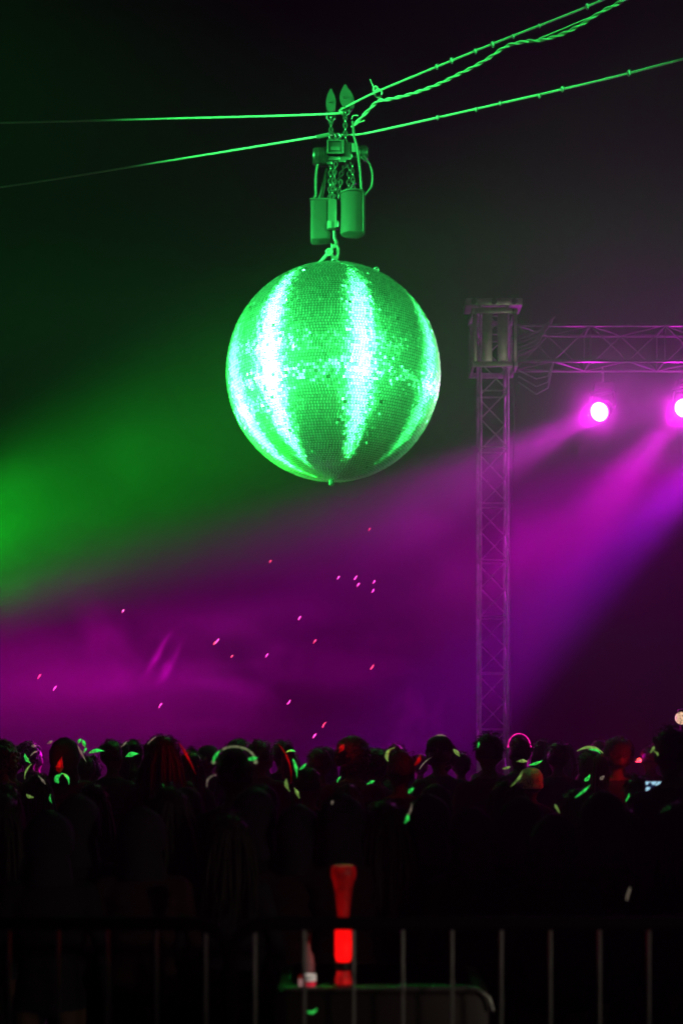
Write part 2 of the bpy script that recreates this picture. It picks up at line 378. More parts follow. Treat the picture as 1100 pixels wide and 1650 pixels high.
# ------------------------------------------------------------------ ropes and cables
def rope(name, pts, r, label, m, twist=None, sub=5):
    pts = [Vector(p) for p in pts]; out = []
    for i in range(len(pts) - 1):
        p0, p1, p2, p3 = pts[max(i - 1, 0)], pts[i], pts[i + 1], pts[min(i + 2, len(pts) - 1)]
        for k in range(sub):
            t = k / sub
            out.append(.5 * ((2 * p1) + (p2 - p0) * t + (2 * p0 - 5 * p1 + 4 * p2 - p3) * t * t + (3 * p1 - p0 - 3 * p2 + p3) * t ** 3))
    out.append(pts[-1]); mb = MB()
    if not twist: mb.tube(out, r, 7)
    else:
        L = 0
        strands = [[] for _ in range(2)]
        for i, p in enumerate(out):
            if i: L += (p - out[i - 1]).length
            d = (out[min(i + 1, len(out) - 1)] - out[max(i - 1, 0)]).normalized(); u, q = axes(d)
            for s in range(2):
                a = L * twist + s * math.pi; strands[s].append(p + (u * math.cos(a) + q * math.sin(a)) * r * .95)
        for s in strands: mb.tube(s, r, 6)
    base = pts[0]; mb.v = [tuple(Vector(v) - base) for v in mb.v]
    o = mb.build(name, m, loc=base); return tag(o, label, 'cable')
def PD(x, y, D): return P(x, y, D)
rope('wire_rope', [PD(-330, 205, 17), PD(0, 198, 15.2), PD(260, 191.5, 14), PD(525, 184, 13), PD(548, 177, 13)] +
     [PD(x, y, 13 - (x - 548) / 260) for x, y in ((600, 151), (700, 109), (800, 68), (900, 29), (970, 0), (1200, -100), (1700, -310))],
     .0105, 'upper wire rope running through the two pulley blocks', M['wire'], None)
rope('wire_rope', [PD(-330, 345, 18.5), PD(0, 302, 16.2), PD(260, 261, 14.5), PD(500, 222, 13.1), PD(525, 217, 13), PD(575, 217, 13), PD(640, 204, 12.8),
     PD(800, 168, 12.3), PD(960, 131, 11.9), PD(1100, 95, 11.5), PD(1400, 15, 10.6)], .0105, 'lower wire rope crossing behind the hoists', M['wire'], None)
rope('power_cable', [PD(566, 205, 12.97), PD(572, 200, 12.95), PD(590, 181, 12.9), PD(609, 163, 12.8)] + [PD(x, y, 13 - (x - 548) / 260) for x, y in
     ((625, 160.5), (660, 152), (700, 138), (740, 119), (780, 98), (815, 75), (845, 67), (870, 65), (900, 57), (935, 40), (965, 21), (1000, 3), (1040, -18), (1200, -95), (1700, -305))],
     .009, 'twisted power cable sagging beneath the upper wire rope', M['wire'], 30, 9)
rope('tie_line', [PD(x, y, 13 - (x - 548) / 260) for x, y in ((868, 62), (900, 49), (940, 32), (985, 13))], .006, 'thin slack tie line between upper rope and power cable', M['wire'], None)
# cable clips and knots along the ropes
def clip(p, r, lab, d):
    e = empty('rope_clip', p, lab, 'rope clip', 'steel clips along the wire ropes')
    m = MB(); m.ring((0, 0, 0), r, r * .45, d, 12, 6); m.build('saddle', M['ribbon'], e)
    m = MB(); m.tube([(0, -.01, -r * 1.2), (0, -.01, r * 1.4)], r * .3, 6); m.tube([(.012, -.01, -r * 1.2), (.012, -.01, r * 1.4)], r * .3, 6); m.build('bolt', M['steel'], e)
for (x, y) in ((703, 108), (727, 98), (765, 83), (793, 72), (826, 59), (868, 42), (945, 11)):
    clip(PD(x, y, 13 - (x - 548) / 260), random.uniform(.013, .021), 'small steel clip on the upper wire rope right of the pulleys', (1, 0, .4))
for (x, y) in ((704, 190), (766, 177), (805, 167), (868, 155), (905, 144), (1012, 118)):
    clip(PD(x, y, 12.95 - (x - 575) / 330), random.uniform(.013, .02), 'small steel clip on the lower wire rope right of the hoists', (1, 0, .25))
kp = PD(608, 152, 12.85); e = empty('tied_knot', kp, 'knotted tie with a loose end where cable meets upper rope', 'knot')
m = MB(); m.ring((.005, -.02, .0), .034, .010, (0, 1, .2), 14, 6); m.ring((-.02, -.02, .04), .022, .009, (.6, 1, 0), 12, 6); m.build('loop', M['wire'], e)
m = MB(); m.tube([(-.03, 0, .05), (-.045, 0, .085), (-.07, 0, .14)], [.009, .006, .003], 6); m.build('loose_end', M['wire'], e)
kp = PD(568, 192, 12.95); e = empty('tied_knot', kp, 'small wire tie with bent ends just right of the pulleys', 'knot')
m = MB(); m.tube([(-.01, 0, .0), (.0, 0, .03), (.03, 0, .035), (.05, 0, .03)], .006, 6); m.tube([(.03, -.01, -.03), (.07, 0, -.028), (.11, 0, -.01)], .006, 6); m.build('wire_end', M['wire'], e)
kp = PD(520, 219, 12.95); e = empty('rope_termination', kp, 'rope thimble and clips where lower rope meets hoist chain', 'rope fitting')
m = MB(); m.tube([(-.06, 0, -.012), (.06, 0, .012)], .02, 8); m.build('ferrule', M['webbing'], e)
m = MB(); m.ring((.09, -.01, -.01), .03, .012, (0, 1, 0), 12, 6); m.ring((.14, -.02, -.015), .026, .012, (.5, 1, 0), 12, 6); m.build('thimble', M['steel'], e)

# ------------------------------------------------------------------ stage truss
TD = 24.0
def strut_mesh(L, r, m, name): b = MB(); b.tube([(0, 0, 0), (0, 0, L)], r, 8); return b.mesh(name, m)
def place_strut(name, me_cache, a, b, r, parent, m=None):
    a, b = Vector(a), Vector(b); L = (b - a).length; key = (round(L, 3), r, m)
    if key not in me_cache: me_cache[key] = strut_mesh(L, r, m or M['alu'], name)
    o = link(name, me_cache[key], parent, a); o.rotation_mode = 'QUATERNION'
    o.rotation_quaternion = Vector((0, 0, 1)).rotation_difference((b - a).normalized()); return o
CACHE = {}
def box_truss(parent, a, direction, side, upv, length, wd, step, m=None):
    d = Vector(direction); s = Vector(side) * wd / 2; u = Vector(upv) * wd / 2; a = Vector(a)
    cs = [(-1, -1), (1, -1), (1, 1), (-1, 1)]
    for (i, j) in cs:
        place_strut('chord', CACHE, a + s * i + u * j, a + s * i + u * j + d * length, .026, parent, m)
    n = int(round(length / step)); st = length / n
    for k in range(n + 1):
        for q in range(4):
            (i, j), (i2, j2) = cs[q], cs[(q + 1) % 4]
            t = min(max(k * st, .03), length - .03)
            p, r = a + s * i + u * j + d * t, a + s * i2 + u * j2 + d * t
            if k % 2 == 0 or k == n: place_strut('cross_brace', CACHE, p, r, .013, parent, m)
            if k < n:
                r2 = a + s * i2 + u * j2 + d * min((k + 1) * st, length - .03); p2 = a + s * i + u * j + d * min((k + 1) * st, length - .03)
                if (k + q) % 2: place_strut('diagonal_brace', CACHE, p, r2, .012, parent, m)
                else: place_strut('diagonal_brace', CACHE, p2, r, .012, parent, m)
def tower(base, lab, grp=None):
    zt = P(0, 500, TD).z; e = empty('truss_tower', base, lab, 'truss tower', grp)
    b = MB(); b.box((0, 0, .03), (1.1, 1.1, .06), None, .01)
    for sx, sy in ((1, 1), (1, -1), (-1, 1), (-1, -1)): b.box((sx * .5, sy * .5, .08), (.22, .22, .1), None, .02)
    b.build('base_plate', M['galv'], e)
    box_truss(e, (0, 0, .06), (0, 0, 1), (1, 0, 0), (0, 1, 0), zt - .06, .46, .48)
    m = MB(); m.box((0, 0, zt + .07), (.96, .5, .13), None, .02); head = m.build('head_block', M['alu'], e)
    for sx in (-.34, 0, .34):
        m = MB(); m.lathe([(0, -.02), (.05, -.02), (.05, .02), (0, .02)], (sx, -.262, zt + .07), (0, 1, 0), 14); m.build('sheave', M['steel'], head)
    # sleeve block that rides on the tower
    for z in (zt - .12, zt - 1.02):
        m = MB()
        for s in (-1, 1):
            m.box((s * .36, 0, z), (.05, .74, .09), None, .008); m.box((0, s * .36, z), (.67, .05, .09), None, .008)
        m.build('sleeve_collar', M['alu'], e)
    for sx in (-1, 1):
        for sy in (-1, 1):
            m = MB(); m.box((sx * .335, sy * .335, zt - .57), (.07, .07, .81), None, .008); m.build('sleeve_post', M['alu'], e)
    for sx in (-1, 1):
        m = MB(); m.box((sx * .13, -.36, zt - .57), (.17, .02, .8), None, .005); m.build('sleeve_plate', M['alu'], e)
    m = MB(); m.tube([(.3, -.38, zt - .1), (.32, -.42, zt - 2), (.25, -.33, zt - 4.2), (.29, -.36, .1)], .012, 6); m.build('lift_chain', M['steel'], e)
    return e
TB = P(793, HOR, TD); TB.z = 0
tower(TB, 'aluminium truss tower standing beyond the crowd beside the magenta lamps')
TB2 = TB + Vector((9.5, 0, 0)); tower(TB2, 'aluminium truss tower at the far end of the stage truss')
zt = P(0, 533, TD).z; zb = P(0, 590, TD).z; wd = zt - zb - .0
tr = empty('stage_truss', TB + Vector((.36, 0, (zt + zb) / 2)), 'horizontal aluminium stage truss spanning from tower towards the lamps', 'stage truss')
box_truss(tr, (0, 0, 0), (1, 0, 0), (0, 1, 0), (0, 0, 1), 8.78, wd, .62, M['dimmed_alu'])
# cable bundle at the corner
e = empty('cable_bundle', TB + Vector((.5, -.3, zb)), 'pale cable bundle fanned between tower sleeve and stage truss', 'cable bundle')
for k in range(5):
    a = Vector((-.1, 0, .1 + .07 * k)); c = Vector((.28 + .06 * k, -.05, .38 + .09 * k))
    m = MB(); m.tube([a, a.lerp(c, .5) + Vector((.04, 0, -.05)), c], .018, 6); m.build('cable', M['webbing'], e)
for k in range(3):
    m = MB(); m.tube([(-.1, 0, -.15 - .1 * k), (.2, -.02, -.3 - .13 * k), (.4, 0, -.25 - .1 * k), (.5, .0, .02)], .013, 6); m.build('slack_cable', M['galv'], e)

# ------------------------------------------------------------------ lamps
def spot(name, parent, loc, target, col, watts, cone, blend, rad):
    l = bpy.data.lights.new(name, 'SPOT'); l.color = col; l.energy = watts; l.spot_size = R(cone); l.spot_blend = blend; l.shadow_soft_size = rad
    o = bpy.data.objects.new(name, l); COL.objects.link(o); o.parent = parent
    d = (Vector(target) - Vector(loc)).normalized(); o.location = Vector(loc) - parent.location
    o.rotation_mode = 'QUATERNION'; o.rotation_quaternion = d.to_track_quat('-Z', 'Y'); return o
def moving_head(pos, target, col, watts, cone, blend, lens, label, group, hang_z=None, stand=False, rad=.17):
    pos = Vector(pos); d = (Vector(target) - pos).normalized(); h = Vector((d.x, d.y, 0)).normalized(); sd = Vector((-h.y, h.x, 0))
    s = 1 if hang_z is not None else -1
    foot = Vector((pos.x, pos.y, hang_z if hang_z is not None else 0.0)); e = empty('stage_lamp', foot, label, 'stage lamp', group)
    piv = pos - d * .16 - foot; top = piv + Vector((0, 0, s * .34))
    b = MB(); b.lathe([(0, -.24), (.10, -.22), (.15, -.12), (.17, 0), (.185, .12), (.185, .15), (.165, .15), (.165, .12)], piv, d, 24)
    head = b.build('lamp_head', M['black'], e)
    b = MB(); b.lathe([(.178, .10), (.15, .135), (.095, .155), (0, .165)], piv, d, 24); b.build('lens', lens, head)
    b = MB()
    for q in (-1, 1):
        b.tube([piv + sd * q * .2, piv + sd * q * .24 + Vector((0, 0, s * .12)), piv + sd * q * .2 + Vector((0, 0, s * .3))], .028, 8)
    b.box(top - Vector((0, 0, s * .04)), (.42, .2, .05), Matrix((sd, h, Vector((0, 0, 1)))).transposed(), .01); b.build('yoke', M['black'], e)
    b = MB(); b.box(top + Vector((0, 0, s * .05)), (.34, .3, .13), None, .02); b.build('base_box', M['black'], e)
    if hang_z is not None:
        b = MB(); b.tube([top, (top.x, top.y, 0)], .024, 8); b.ring((top.x, top.y, .03), .045, .014, (1, 0, 0), 14, 6); b.build('clamp', M['alu'], e)
    if stand:
        b = MB(); b.tube([(top.x, top.y, .02), (top.x, top.y, top.z)], .035, 8); b.build('mast', M['black'], e)
        for k in range(3):
            a = 2 * math.pi * k / 3; b = MB(); b.tube([(top.x, top.y, .7), (top.x + .7 * math.cos(a), top.y + .7 * math.sin(a), .02)], .02, 6); b.build('leg', M['black'], e)
    spot('lamp_light', e, pos + d * .03, target, col, watts, cone, blend, rad); return e
for i, (p, t, c, wt, cn, bl, sw) in enumerate(STAGE_LAMPS):
    e = moving_head(p, t, c, wt, cn, bl, M['lens'], ['glowing magenta stage lamp closest to the truss tower', 'glowing magenta stage lamp second from the truss tower',
                'violet stage lamp third from the truss tower', 'magenta stage lamp fourth from the truss tower', 'added magenta fill lamp on a low stand out of view'][i], 'stage lamps' if i > 3 else 'stage lamps under the truss', hang_z=zb if i < 4 else None, stand=i > 3)
    l = bpy.data.lights.new('lamp_spill', 'POINT'); l.color = c; l.energy = sw; l.shadow_soft_size = .12
    o = link('lamp_spill', l, e, p + (t - p).normalized() * .22 - e.location)
for i, (p, t, wt, cn, bl) in enumerate(GREEN_LAMPS):
    moving_head(p, t, GRN_A if i == 0 else GRN, wt, cn, bl, M['lens_green'], ['green spotlight on a low mast behind the mirror ball, aimed up at it', 'green spotlight on a mid-height mast left of the mirror ball',
                'green spotlight on a mid-height mast at the edge of the crowd', 'green spotlight on a mast beyond the mirror ball and truss tower',
                'green spotlight on the tallest mast left of the mirror ball', 'green spotlight on the tallest mast at the edge of the crowd'][i],
                'green spotlights aimed at the mirror ball', stand=True, rad=.45 if i == 0 else .12)
for (p, t, wt, cn, lab) in FLOODS:
    moving_head(p, t, WARM, wt, cn, .8, M['lens_warm'], lab, 'site floodlights', stand=True)

# ------------------------------------------------------------------ people
def remeshed(mb, voxel, smooth_it, name):
    me = bpy.data.meshes.new('tmp'); me.from_pydata(mb.v, [], mb.f)
    o = bpy.data.objects.new('tmp', me); COL.objects.link(o)
    m = o.modifiers.new('r', 'REMESH'); m.mode = 'VOXEL'; m.voxel_size = voxel
    s = o.modifiers.new('s', 'SMOOTH'); s.iterations = smooth_it; s.factor = .5
    dg = bpy.context.evaluated_depsgraph_get(); out = bpy.data.meshes.new_from_object(o.evaluated_get(dg)); out.name = name
    bpy.data.objects.remove(o); bpy.data.meshes.remove(me); return out

def limb(mb, a, b, ra, rb, sq=1.0):
    a, b = Vector(a), Vector(b); L = (b - a).length; n = max(2, int(L / (min(ra, rb) * .55)))
    for i in range(n + 1):
        t = i / n; r = ra + (rb - ra) * t; mb.ball(a.lerp(b, t), (r, r * sq, r), 1)

ARMS = {   # elbow, wrist, hand direction for the right side (mirrored for the left)
    'down': ((.235, -.02, 1.13), (.25, .05, .90), (0, .12, -1)),
    'front': ((.24, .00, 1.13), (.12, .22, 1.05), (-.5, .8, .1)),
    'up': ((.30, .14, 1.52), (.25, .20, 1.76), (-.1, .1, 1)),
    'phone': ((.24, .17, 1.20), (.16, .36, 1.38), (-.1, .4, 1)),
}
def person_mesh(name, la, ra, shirt, build):
    mb = MB(); w = build
    for z, rx, ry, y in ((.93, .165, .12, 0), (1.0, .158, .112, 0), (1.08, .145, .10, .005), (1.17, .15, .105, .005), (1.26, .165, .115, .0), (1.34, .17, .115, -.005), (1.40, .15, .095, -.01)):
        mb.ball((0, y, z), (rx * w, ry * w, .075), 2)
    limb(mb, (-.155 * w, -.01, 1.405), (.155 * w, -.01, 1.405), .062, .062)
    limb(mb, (-.07, -.01, 1.45), (.07, -.01, 1.45), .045, .045)
    limb(mb, (0, -.015, 1.43), (0, .005, 1.54), .058, .052)
    mb.ball((0, -.005, 1.64), (.077, .097, .098), 2); mb.ball((0, .035, 1.575), (.056, .062, .062), 2); mb.ball((0, .075, 1.545), (.026, .024, .024), 2)
    mb.ball((0, .103, 1.60), (.014, .022, .02), 2); mb.ball((0, .098, 1.618), (.012, .014, .026), 2)
    mb.ball((0, .088, 1.563), (.026, .014, .012), 2)
    for s in (-1, 1):
        mb.ball((s * .079, -.002, 1.605), (.012, .022, .033), 2); mb.ball((s * .033, .085, 1.652), (.026, .014, .01), 2)
        limb(mb, (s * .088 * w, 0, .92), (s * .095, .01, .50), .088 * w, .06); limb(mb, (s * .095, .01, .50), (s * .10, -.02, .09), .06, .043)
        mb.ball((s * .097, -.02, .36), (.058, .064, .12), 2)
        limb(mb, (s * .10, -.045, .05), (s * .115, .14, .04), .045, .038, 1)
        el, wr, hd = ARMS[ra if s > 0 else la]
        el = Vector((el[0] * s, el[1], el[2])); wr = Vector((wr[0] * s, wr[1], wr[2])); hd = Vector((hd[0] * s, hd[1], hd[2])).normalized()
        limb(mb, (s * .17 * w, -.01, 1.40), el, .055, .043); limb(mb, el, wr, .044, .030)
        for k in range(4): mb.ball(wr + hd * (.02 + .02 * k), (.034, .022, .034), 1)
    me = remeshed(mb, .017, 4, name)
    # fingers, rooted in the palms, and eyes
    fb = MB()
    for s in (-1, 1):
        el, wr, hd = ARMS[ra if s > 0 else la]
        wr = Vector((wr[0] * s, wr[1], wr[2])); hd = Vector((hd[0] * s, hd[1], hd[2])).normalized()
        side = hd.cross(Vector((s, 0, 0))).normalized(); curl = Vector((-s, 0, 0)) - hd * hd.dot(Vector((-s, 0, 0))); curl.normalize()
        for k, L in enumerate((.068, .078, .073, .056)):
            a = wr + hd * .075 + side * (.027 - .018 * k); b = a + hd * L * .5 + curl * .004; c = b + hd * L * .38 + curl * L * .35
            fb.tube([a, b, c], [.0095, .0085, .0065], 6)
        a = wr + hd * .025 + side * .028; fb.tube([a, a + side * .022 + hd * .025, a + side * .026 + hd * .055 + curl * .01], [.011, .010, .0075], 6)
        fb.ball((s * .031, .087, 1.637), (.012, .008, .008), 1)
    bm = bmesh.new(); bm.from_mesh(me); f2 = bpy.data.meshes.new('f'); f2.from_pydata(fb.v, [], fb.f); bm.from_mesh(f2); bpy.data.meshes.remove(f2)
    bm.to_mesh(me); bm.free()
    me.materials.clear()
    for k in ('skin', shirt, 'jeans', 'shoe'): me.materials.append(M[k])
    hands = []
    for s, a in ((-1, la), (1, ra)):
        wr = ARMS[a][1]; hd = Vector((ARMS[a][2][0] * s, ARMS[a][2][1], ARMS[a][2][2])).normalized(); hands.append((Vector((wr[0] * s, wr[1], wr[2])), hd))
    for p in me.polygons:
        c = p.center; i = 1
        if c.z > 1.475 and abs(c.x) < .1 and abs(c.y) < .2 and not any((c - h).length < .06 for h, _ in hands): i = 0
        elif any((c - h).dot(d) > -.005 and (c - h).length < .24 for h, d in hands): i = 0
        elif c.z < .075: i = 3
        elif c.z < .93 and abs(c.x) < .21 and c.y < .2: i = 2
        p.material_index = i; p.use_smooth = True
    return me

def hair_mesh(style, seed, m):
    rnd = random.Random(seed); mb = MB(); C = Vector((0, -.012, 1.655))
    vs, fs = ICO[3]; rad = {'short': (.088, .106, .102), 'curly': (.115, .125, .125), 'long': (.097, .108, .106), 'bun': (.088, .106, .102), 'pony': (.089, .107, .103)}[style]
    amp = {'short': .010, 'curly': .028, 'long': .008, 'bun': .006, 'pony': .006}[style]; fr = {'curly': 22}.get(style, 14)
    pts = []
    for v in vs:
        v = Vector(v); n = noise.noise(v * 3.1 + Vector((seed * 3.7, 0, 0))) * amp * .8 + noise.noise(v * fr + Vector((seed, 0, 0))) * amp
        p = C + Vector((v.x * (rad[0] + n), v.y * (rad[1] + n), v.z * (rad[2] + n)))
        if v.y > .25 and v.z < .45: p = C + Vector((v.x * .05, v.y * .05, v.z * .08 + .02))      # keep the face free
        if v.z < -.55: p.z = C.z - rad[2] * .55; p.x *= .86; p.y = C.y + (p.y - C.y) * .86
        pts.append(p)
    mb.add(pts, fs)
    def strand(a, path, r0): mb.tube([a] + path, [r0] + [r0 * .8] * (len(path) - 1) + [r0 * .25], 4, caps=False)
    if style == 'long':
        for k in range(130):
            a = rnd.uniform(-1.0, 1.0) * math.pi * .62 - math.pi / 2; L = rnd.uniform(.28, .42)
            o = Vector((math.cos(a), math.sin(a), 0)); s = C + Vector((o.x * .085, o.y * .097, rnd.uniform(-.03, .05)))
            j = Vector((rnd.gauss(0, .012), rnd.gauss(0, .012), 0))
            strand(s, [s + o * .018 + Vector((0, 0, -.09)) + j, s + o * .028 + Vector((0, -.01, -.2)) + j * 1.4, s + o * .02 + Vector((0, -.02, -L)) + j * 2], .011)
    if style == 'bun':
        for k in range(26):
            v = Vector((rnd.gauss(0, 1), rnd.gauss(0, 1), rnd.gauss(0, 1))).normalized(); mb.ball(C + Vector((0, -.05, .115)) + v * .026, .024, 1)
    if style == 'pony':
        for k in range(50):
            s = C + Vector((rnd.gauss(0, .012), -.11, .035 + rnd.gauss(0, .012))); j = rnd.gauss(0, .016)
            strand(s, [s + Vector((j, -.05, .01)), s + Vector((j * 1.6, -.075, -.10)), s + Vector((j * 1.5, -.05, -.24 - rnd.random() * .06))], .009)
    if style == 'curly':
        for k in range(150):
            v = Vector((rnd.gauss(0, 1), rnd.gauss(0, 1) - .5, rnd.gauss(0, 1) + .4)).normalized(); p = C + Vector((v.x * .112, v.y * .12, v.z * .12))
            if v.y > .3 and v.z < .3: continue
            mb.ball(p, rnd.uniform(.014, .026), 1)
    for k in range(110 if style != 'curly' else 60):     # stray hairs break the outline
        v = Vector((rnd.gauss(0, 1), rnd.gauss(0, 1) - .4, abs(rnd.gauss(0, 1)))).normalized()
        if v.y > .4 and v.z < .4: continue
        p = C + Vector((v.x * rad[0], v.y * rad[1], v.z * rad[2])) * 1.0; p = C + (p - C) * .96
        t = (Vector((rnd.gauss(0, 1), rnd.gauss(0, 1), -.6)).cross(v)).normalized()
        strand(p, [p + v * rnd.uniform(.008, .02) + t * .02, p + v * rnd.uniform(.005, .03) + t * .05], .003)
    return mb.mesh('hair_' + style, m, True, 180)

def cap_mesh(kind, m):
    mb = MB(); C = (0, -.01, 1.655)
    if kind == 'cap':
        mb.lathe([(.0935, -.01), (.098, .01), (.097, .04), (.086, .075), (.055, .10), (.012, .11), (.0, .112)], (0, -.008, 1.66), (0, 0, 1), 24)
        mb.v = [(v[0], (v[1] + .008) * 1.14 - .008, v[2]) for v in mb.v]
        n = 12; up, dn = [], []
        for i in range(n + 1):
            a = math.pi * i / n; x, y = math.cos(a) * .085, math.sin(a) * .09
            up.append((x, .075 + y, 1.668 - .02 * math.sin(a))); dn.append((x, .075 + y, 1.661 - .02 * math.sin(a)))
        k = n + 1
        mb.add(up + dn, [tuple(range(k)), tuple(range(2 * k - 1, k - 1, -1))] + [(i, i + 1, k + i + 1, k + i) for i in range(n)] + [(n, 0, k, k + n)])
    if kind == 'beanie':
        mb.lathe([(.094, -.05), (.101, -.045), (.103, -.02), (.1, -.012), (.101, .0), (.102, .03), (.094, .07), (.07, .105), (.035, .122), (0, .126)], (0, -.008, 1.655), (0, 0, 1), 28)
        mb.v = [(v[0], (v[1] + .008) * 1.12 - .008, v[2]) for v in mb.v]
    if kind == 'hood':
        vs, fs = ICO[3]; pts = []
        for v in vs:
            v = Vector(v); n = noise.noise(v * 4) * .012
            p = Vector((v.x * (.108 + n), -.015 + v.y * (.125 + n), 1.63 + v.z * (.14 + n)))
            if v.y > .5: p.y = .035
            if v.z < -.6: p.z = 1.44; p.x *= 1.5; p.y *= 1.2
            pts.append(p)
        mb.add(pts, fs)
    return mb.mesh(kind, m, True, 60)

BODY = {}
for i, (la, ra, shirt, bw) in enumerate((('down', 'down', 'cloth0', 1.0), ('front', 'down', 'cloth1', .93), ('front', 'front', 'cloth2', 1.06), ('down', 'phone', 'cloth3', .95), ('down', 'up', 'cloth4', .97), ('front', 'front', 'cloth0', .9))):
    BODY[i] = person_mesh('body', la, ra, shirt, bw)
HAIR = {(s, v): hair_mesh(s, v + 1, M['hair'] if v == 0 else M['hairb']) for s in ('short', 'curly', 'long', 'bun', 'pony') for v in (0, 1)}
CAPS = {'cap': cap_mesh('cap', M['cloth0']), 'beanie': cap_mesh('beanie', M['beanie']), 'hood': cap_mesh('hood', M['cloth1'])}
TOPZ = {'short': 1.762, 'curly': 1.79, 'long': 1.765, 'bun': 1.82, 'pony': 1.763, 'cap': 1.772, 'beanie': 1.781, 'hood': 1.77}
prnd = random.Random(21)
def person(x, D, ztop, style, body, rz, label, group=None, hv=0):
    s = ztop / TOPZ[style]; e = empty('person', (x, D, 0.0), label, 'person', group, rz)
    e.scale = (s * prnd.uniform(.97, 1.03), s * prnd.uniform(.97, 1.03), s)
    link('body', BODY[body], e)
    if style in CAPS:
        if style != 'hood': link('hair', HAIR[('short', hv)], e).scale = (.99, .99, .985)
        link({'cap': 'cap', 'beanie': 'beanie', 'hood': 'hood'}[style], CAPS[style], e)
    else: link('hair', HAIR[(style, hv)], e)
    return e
STY = {'short': 'with short dark hair', 'curly': 'with bushy curly hair', 'long': 'with long loose hair', 'bun': 'with hair tied in a top bun', 'pony': 'with a ponytail', 'cap': 'wearing a dark cap', 'beanie': 'wearing a pale knit beanie', 'hood': 'with a dark hood up'}
# heads read off the photograph: x, top row, head width in px, hair, body, turn
HEADS = [
    (18, 1203, 42, 'short', 0, .1, None), (62, 1246, 60, 'long', 1, .2, None), (58, 1207, 30, 'pony', 1, -.2, None),
    (105, 1188, 52, 'hood', 2, .0, 'person in a dark hood with a red glow behind the neck'), (182, 1193, 42, 'short', 0, -.3, None), (150, 1215, 34, 'bun', 1, .2, None),
    (213, 1213, 32, 'short', 1, .4, None), (262, 1185, 66, 'long', 2, .1, 'tall person with long loose hair edged in red light'), (310, 1203, 30, 'short', 0, .3, None), (336, 1200, 37, 'cap', 0, -.2, 'person in a dark cap beside the arch of green light on hair'),
    (378, 1203, 72, 'short', 0, .05, 'person with an arch of green light on the hair'), (385, 1190, 48, 'curly', 1, .1, None), (418, 1193, 42, 'short', 2, -.1, None), (455, 1193, 37, 'pony', 1, .3, None),
    (497, 1235, 54, 'short', 0, -.4, None), (515, 1205, 44, 'short', 0, .2, None), (568, 1186, 62, 'curly', 2, .0, 'person with bushy curly hair and a red glow at the temple'),
    (612, 1207, 36, 'long', 1, -.2, None), (645, 1208, 56, 'short', 0, .15, None), (676, 1214, 34, 'cap', 1, .0, None), (707, 1185, 46, 'cap', 0, .2, 'person in a dark cap in front of the violet smoke'), (742, 1212, 36, 'short', 1, .1, None),
    (787, 1181, 50, 'short', 2, .1, 'tall person with short hair at the foot of the truss tower'), (836, 1188, 40, 'short', 1, .3, 'person wearing a glowing pink headband'), (855, 1236, 48, 'beanie', 5, -.3, 'person in a pale grey knit beanie'),
    (898, 1195, 40, 'short', 0, .1, None), (950, 1208, 47, 'pony', 1, .2, None), (996, 1186, 52, 'curly', 2, -.2, None), (1048, 1200, 36, 'short', 0, .2, None), (1082, 1172, 66, 'short', 0, .0, 'tall person with short hair in front of the warm lamp'),
    (817, 1255, 84, 'long', 1, .1, 'person with long straight hair standing behind the beanie wearer'), (1030, 1250, 62, 'short', 3, -.25, 'person holding up a phone with a lit screen'), (700, 1262, 76, 'hood', 2, .1, None),
    (150, 1262, 76, 'long', 2, .1, None), (560, 1262, 70, 'long', 5, -.1, None), (420, 1262, 76, 'hood', 0, .0, None), (930, 1270, 80, 'long', 0, .1, None), (10, 1262, 70, 'long', 1, .0, None), (300, 1268, 74, 'hood', 2, -.1, None),
    (620, 1290, 100, 'long', 0, .1, None), (480, 1295, 96, 'hood', 2, 0, None), (760, 1300, 100, 'hood', 0, -.1, None), (1000, 1300, 98, 'long', 1, .1, None), (890, 1310, 104, 'hood', 0, .1, None), (230, 1300, 100, 'hood', 2, 0, None),
    (80, 1305, 104, 'hood', 0, .1, None), (370, 1310, 104, 'long', 1, 0, None), (1090, 1290, 100, 'long', 2, 0, None),
]
WID = {'short': .190, 'curly': .25, 'long': .235, 'bun': .19, 'pony': .19, 'cap': .2, 'beanie': .205, 'hood': .225}
PEOPLE = []
for (x, y, wpx, st, body, rz, lab) in HEADS:
    D = WID[st] * F_PX / wpx; p = P(x, y, D)
    lb = lab or 'person seen from behind %s in the dark crowd' % STY[st]
    PEOPLE.append((x, D, person(p.x, D, p.z, st, body, rz, lb, None if lab else 'people in the dark crowd ' + STY[st], hv=prnd.randint(0, 1))))
fq = random.Random(11)
for i in range(11):     # backs filling the gap behind the barrier
    x = -1.65 + i * .33; d = 5.35 + fq.uniform(-.15, .15); st = fq.choice(['hood', 'long'])
    PEOPLE.append((-999, d, person(x, d, fq.uniform(1.40, 1.47), st, fq.choice([0, 2, 5]), fq.uniform(-.3, .3), 'person seen from behind %s in the dark crowd' % STY[st], 'people in the dark crowd ' + STY[st], 0)))
# further rows of the crowd
fr = random.Random(5); taken = [(p.location.x, p.location.y) for _, _, p in PEOPLE]
for row, D in enumerate((9.8, 10.7, 11.6, 12.6, 13.6)):
    xs = -D * .36
    while xs < D * .36:
        x = xs + fr.uniform(-.1, .1); d = D + fr.uniform(-.3, .3)
        if min(math.hypot(x - a, d - b) for a, b in taken) > .42:
            st = fr.choice(['short', 'short', 'short', 'long', 'pony', 'cap', 'curly', 'hood', 'bun'])
            zt_ = fr.gauss(1.635, .055); zt_ = min(zt_, EYE + (HOR - 1192) / F_PX * d)
            person(x, d, zt_, st, fr.choice([0, 0, 1, 2, 5]), fr.uniform(-.5, .5), 'person seen from behind %s in the dark crowd' % STY[st], 'people in the dark crowd ' + STY[st], fr.randint(0, 1)); taken.append((x, d))
        xs += fr.uniform(.52, .75)

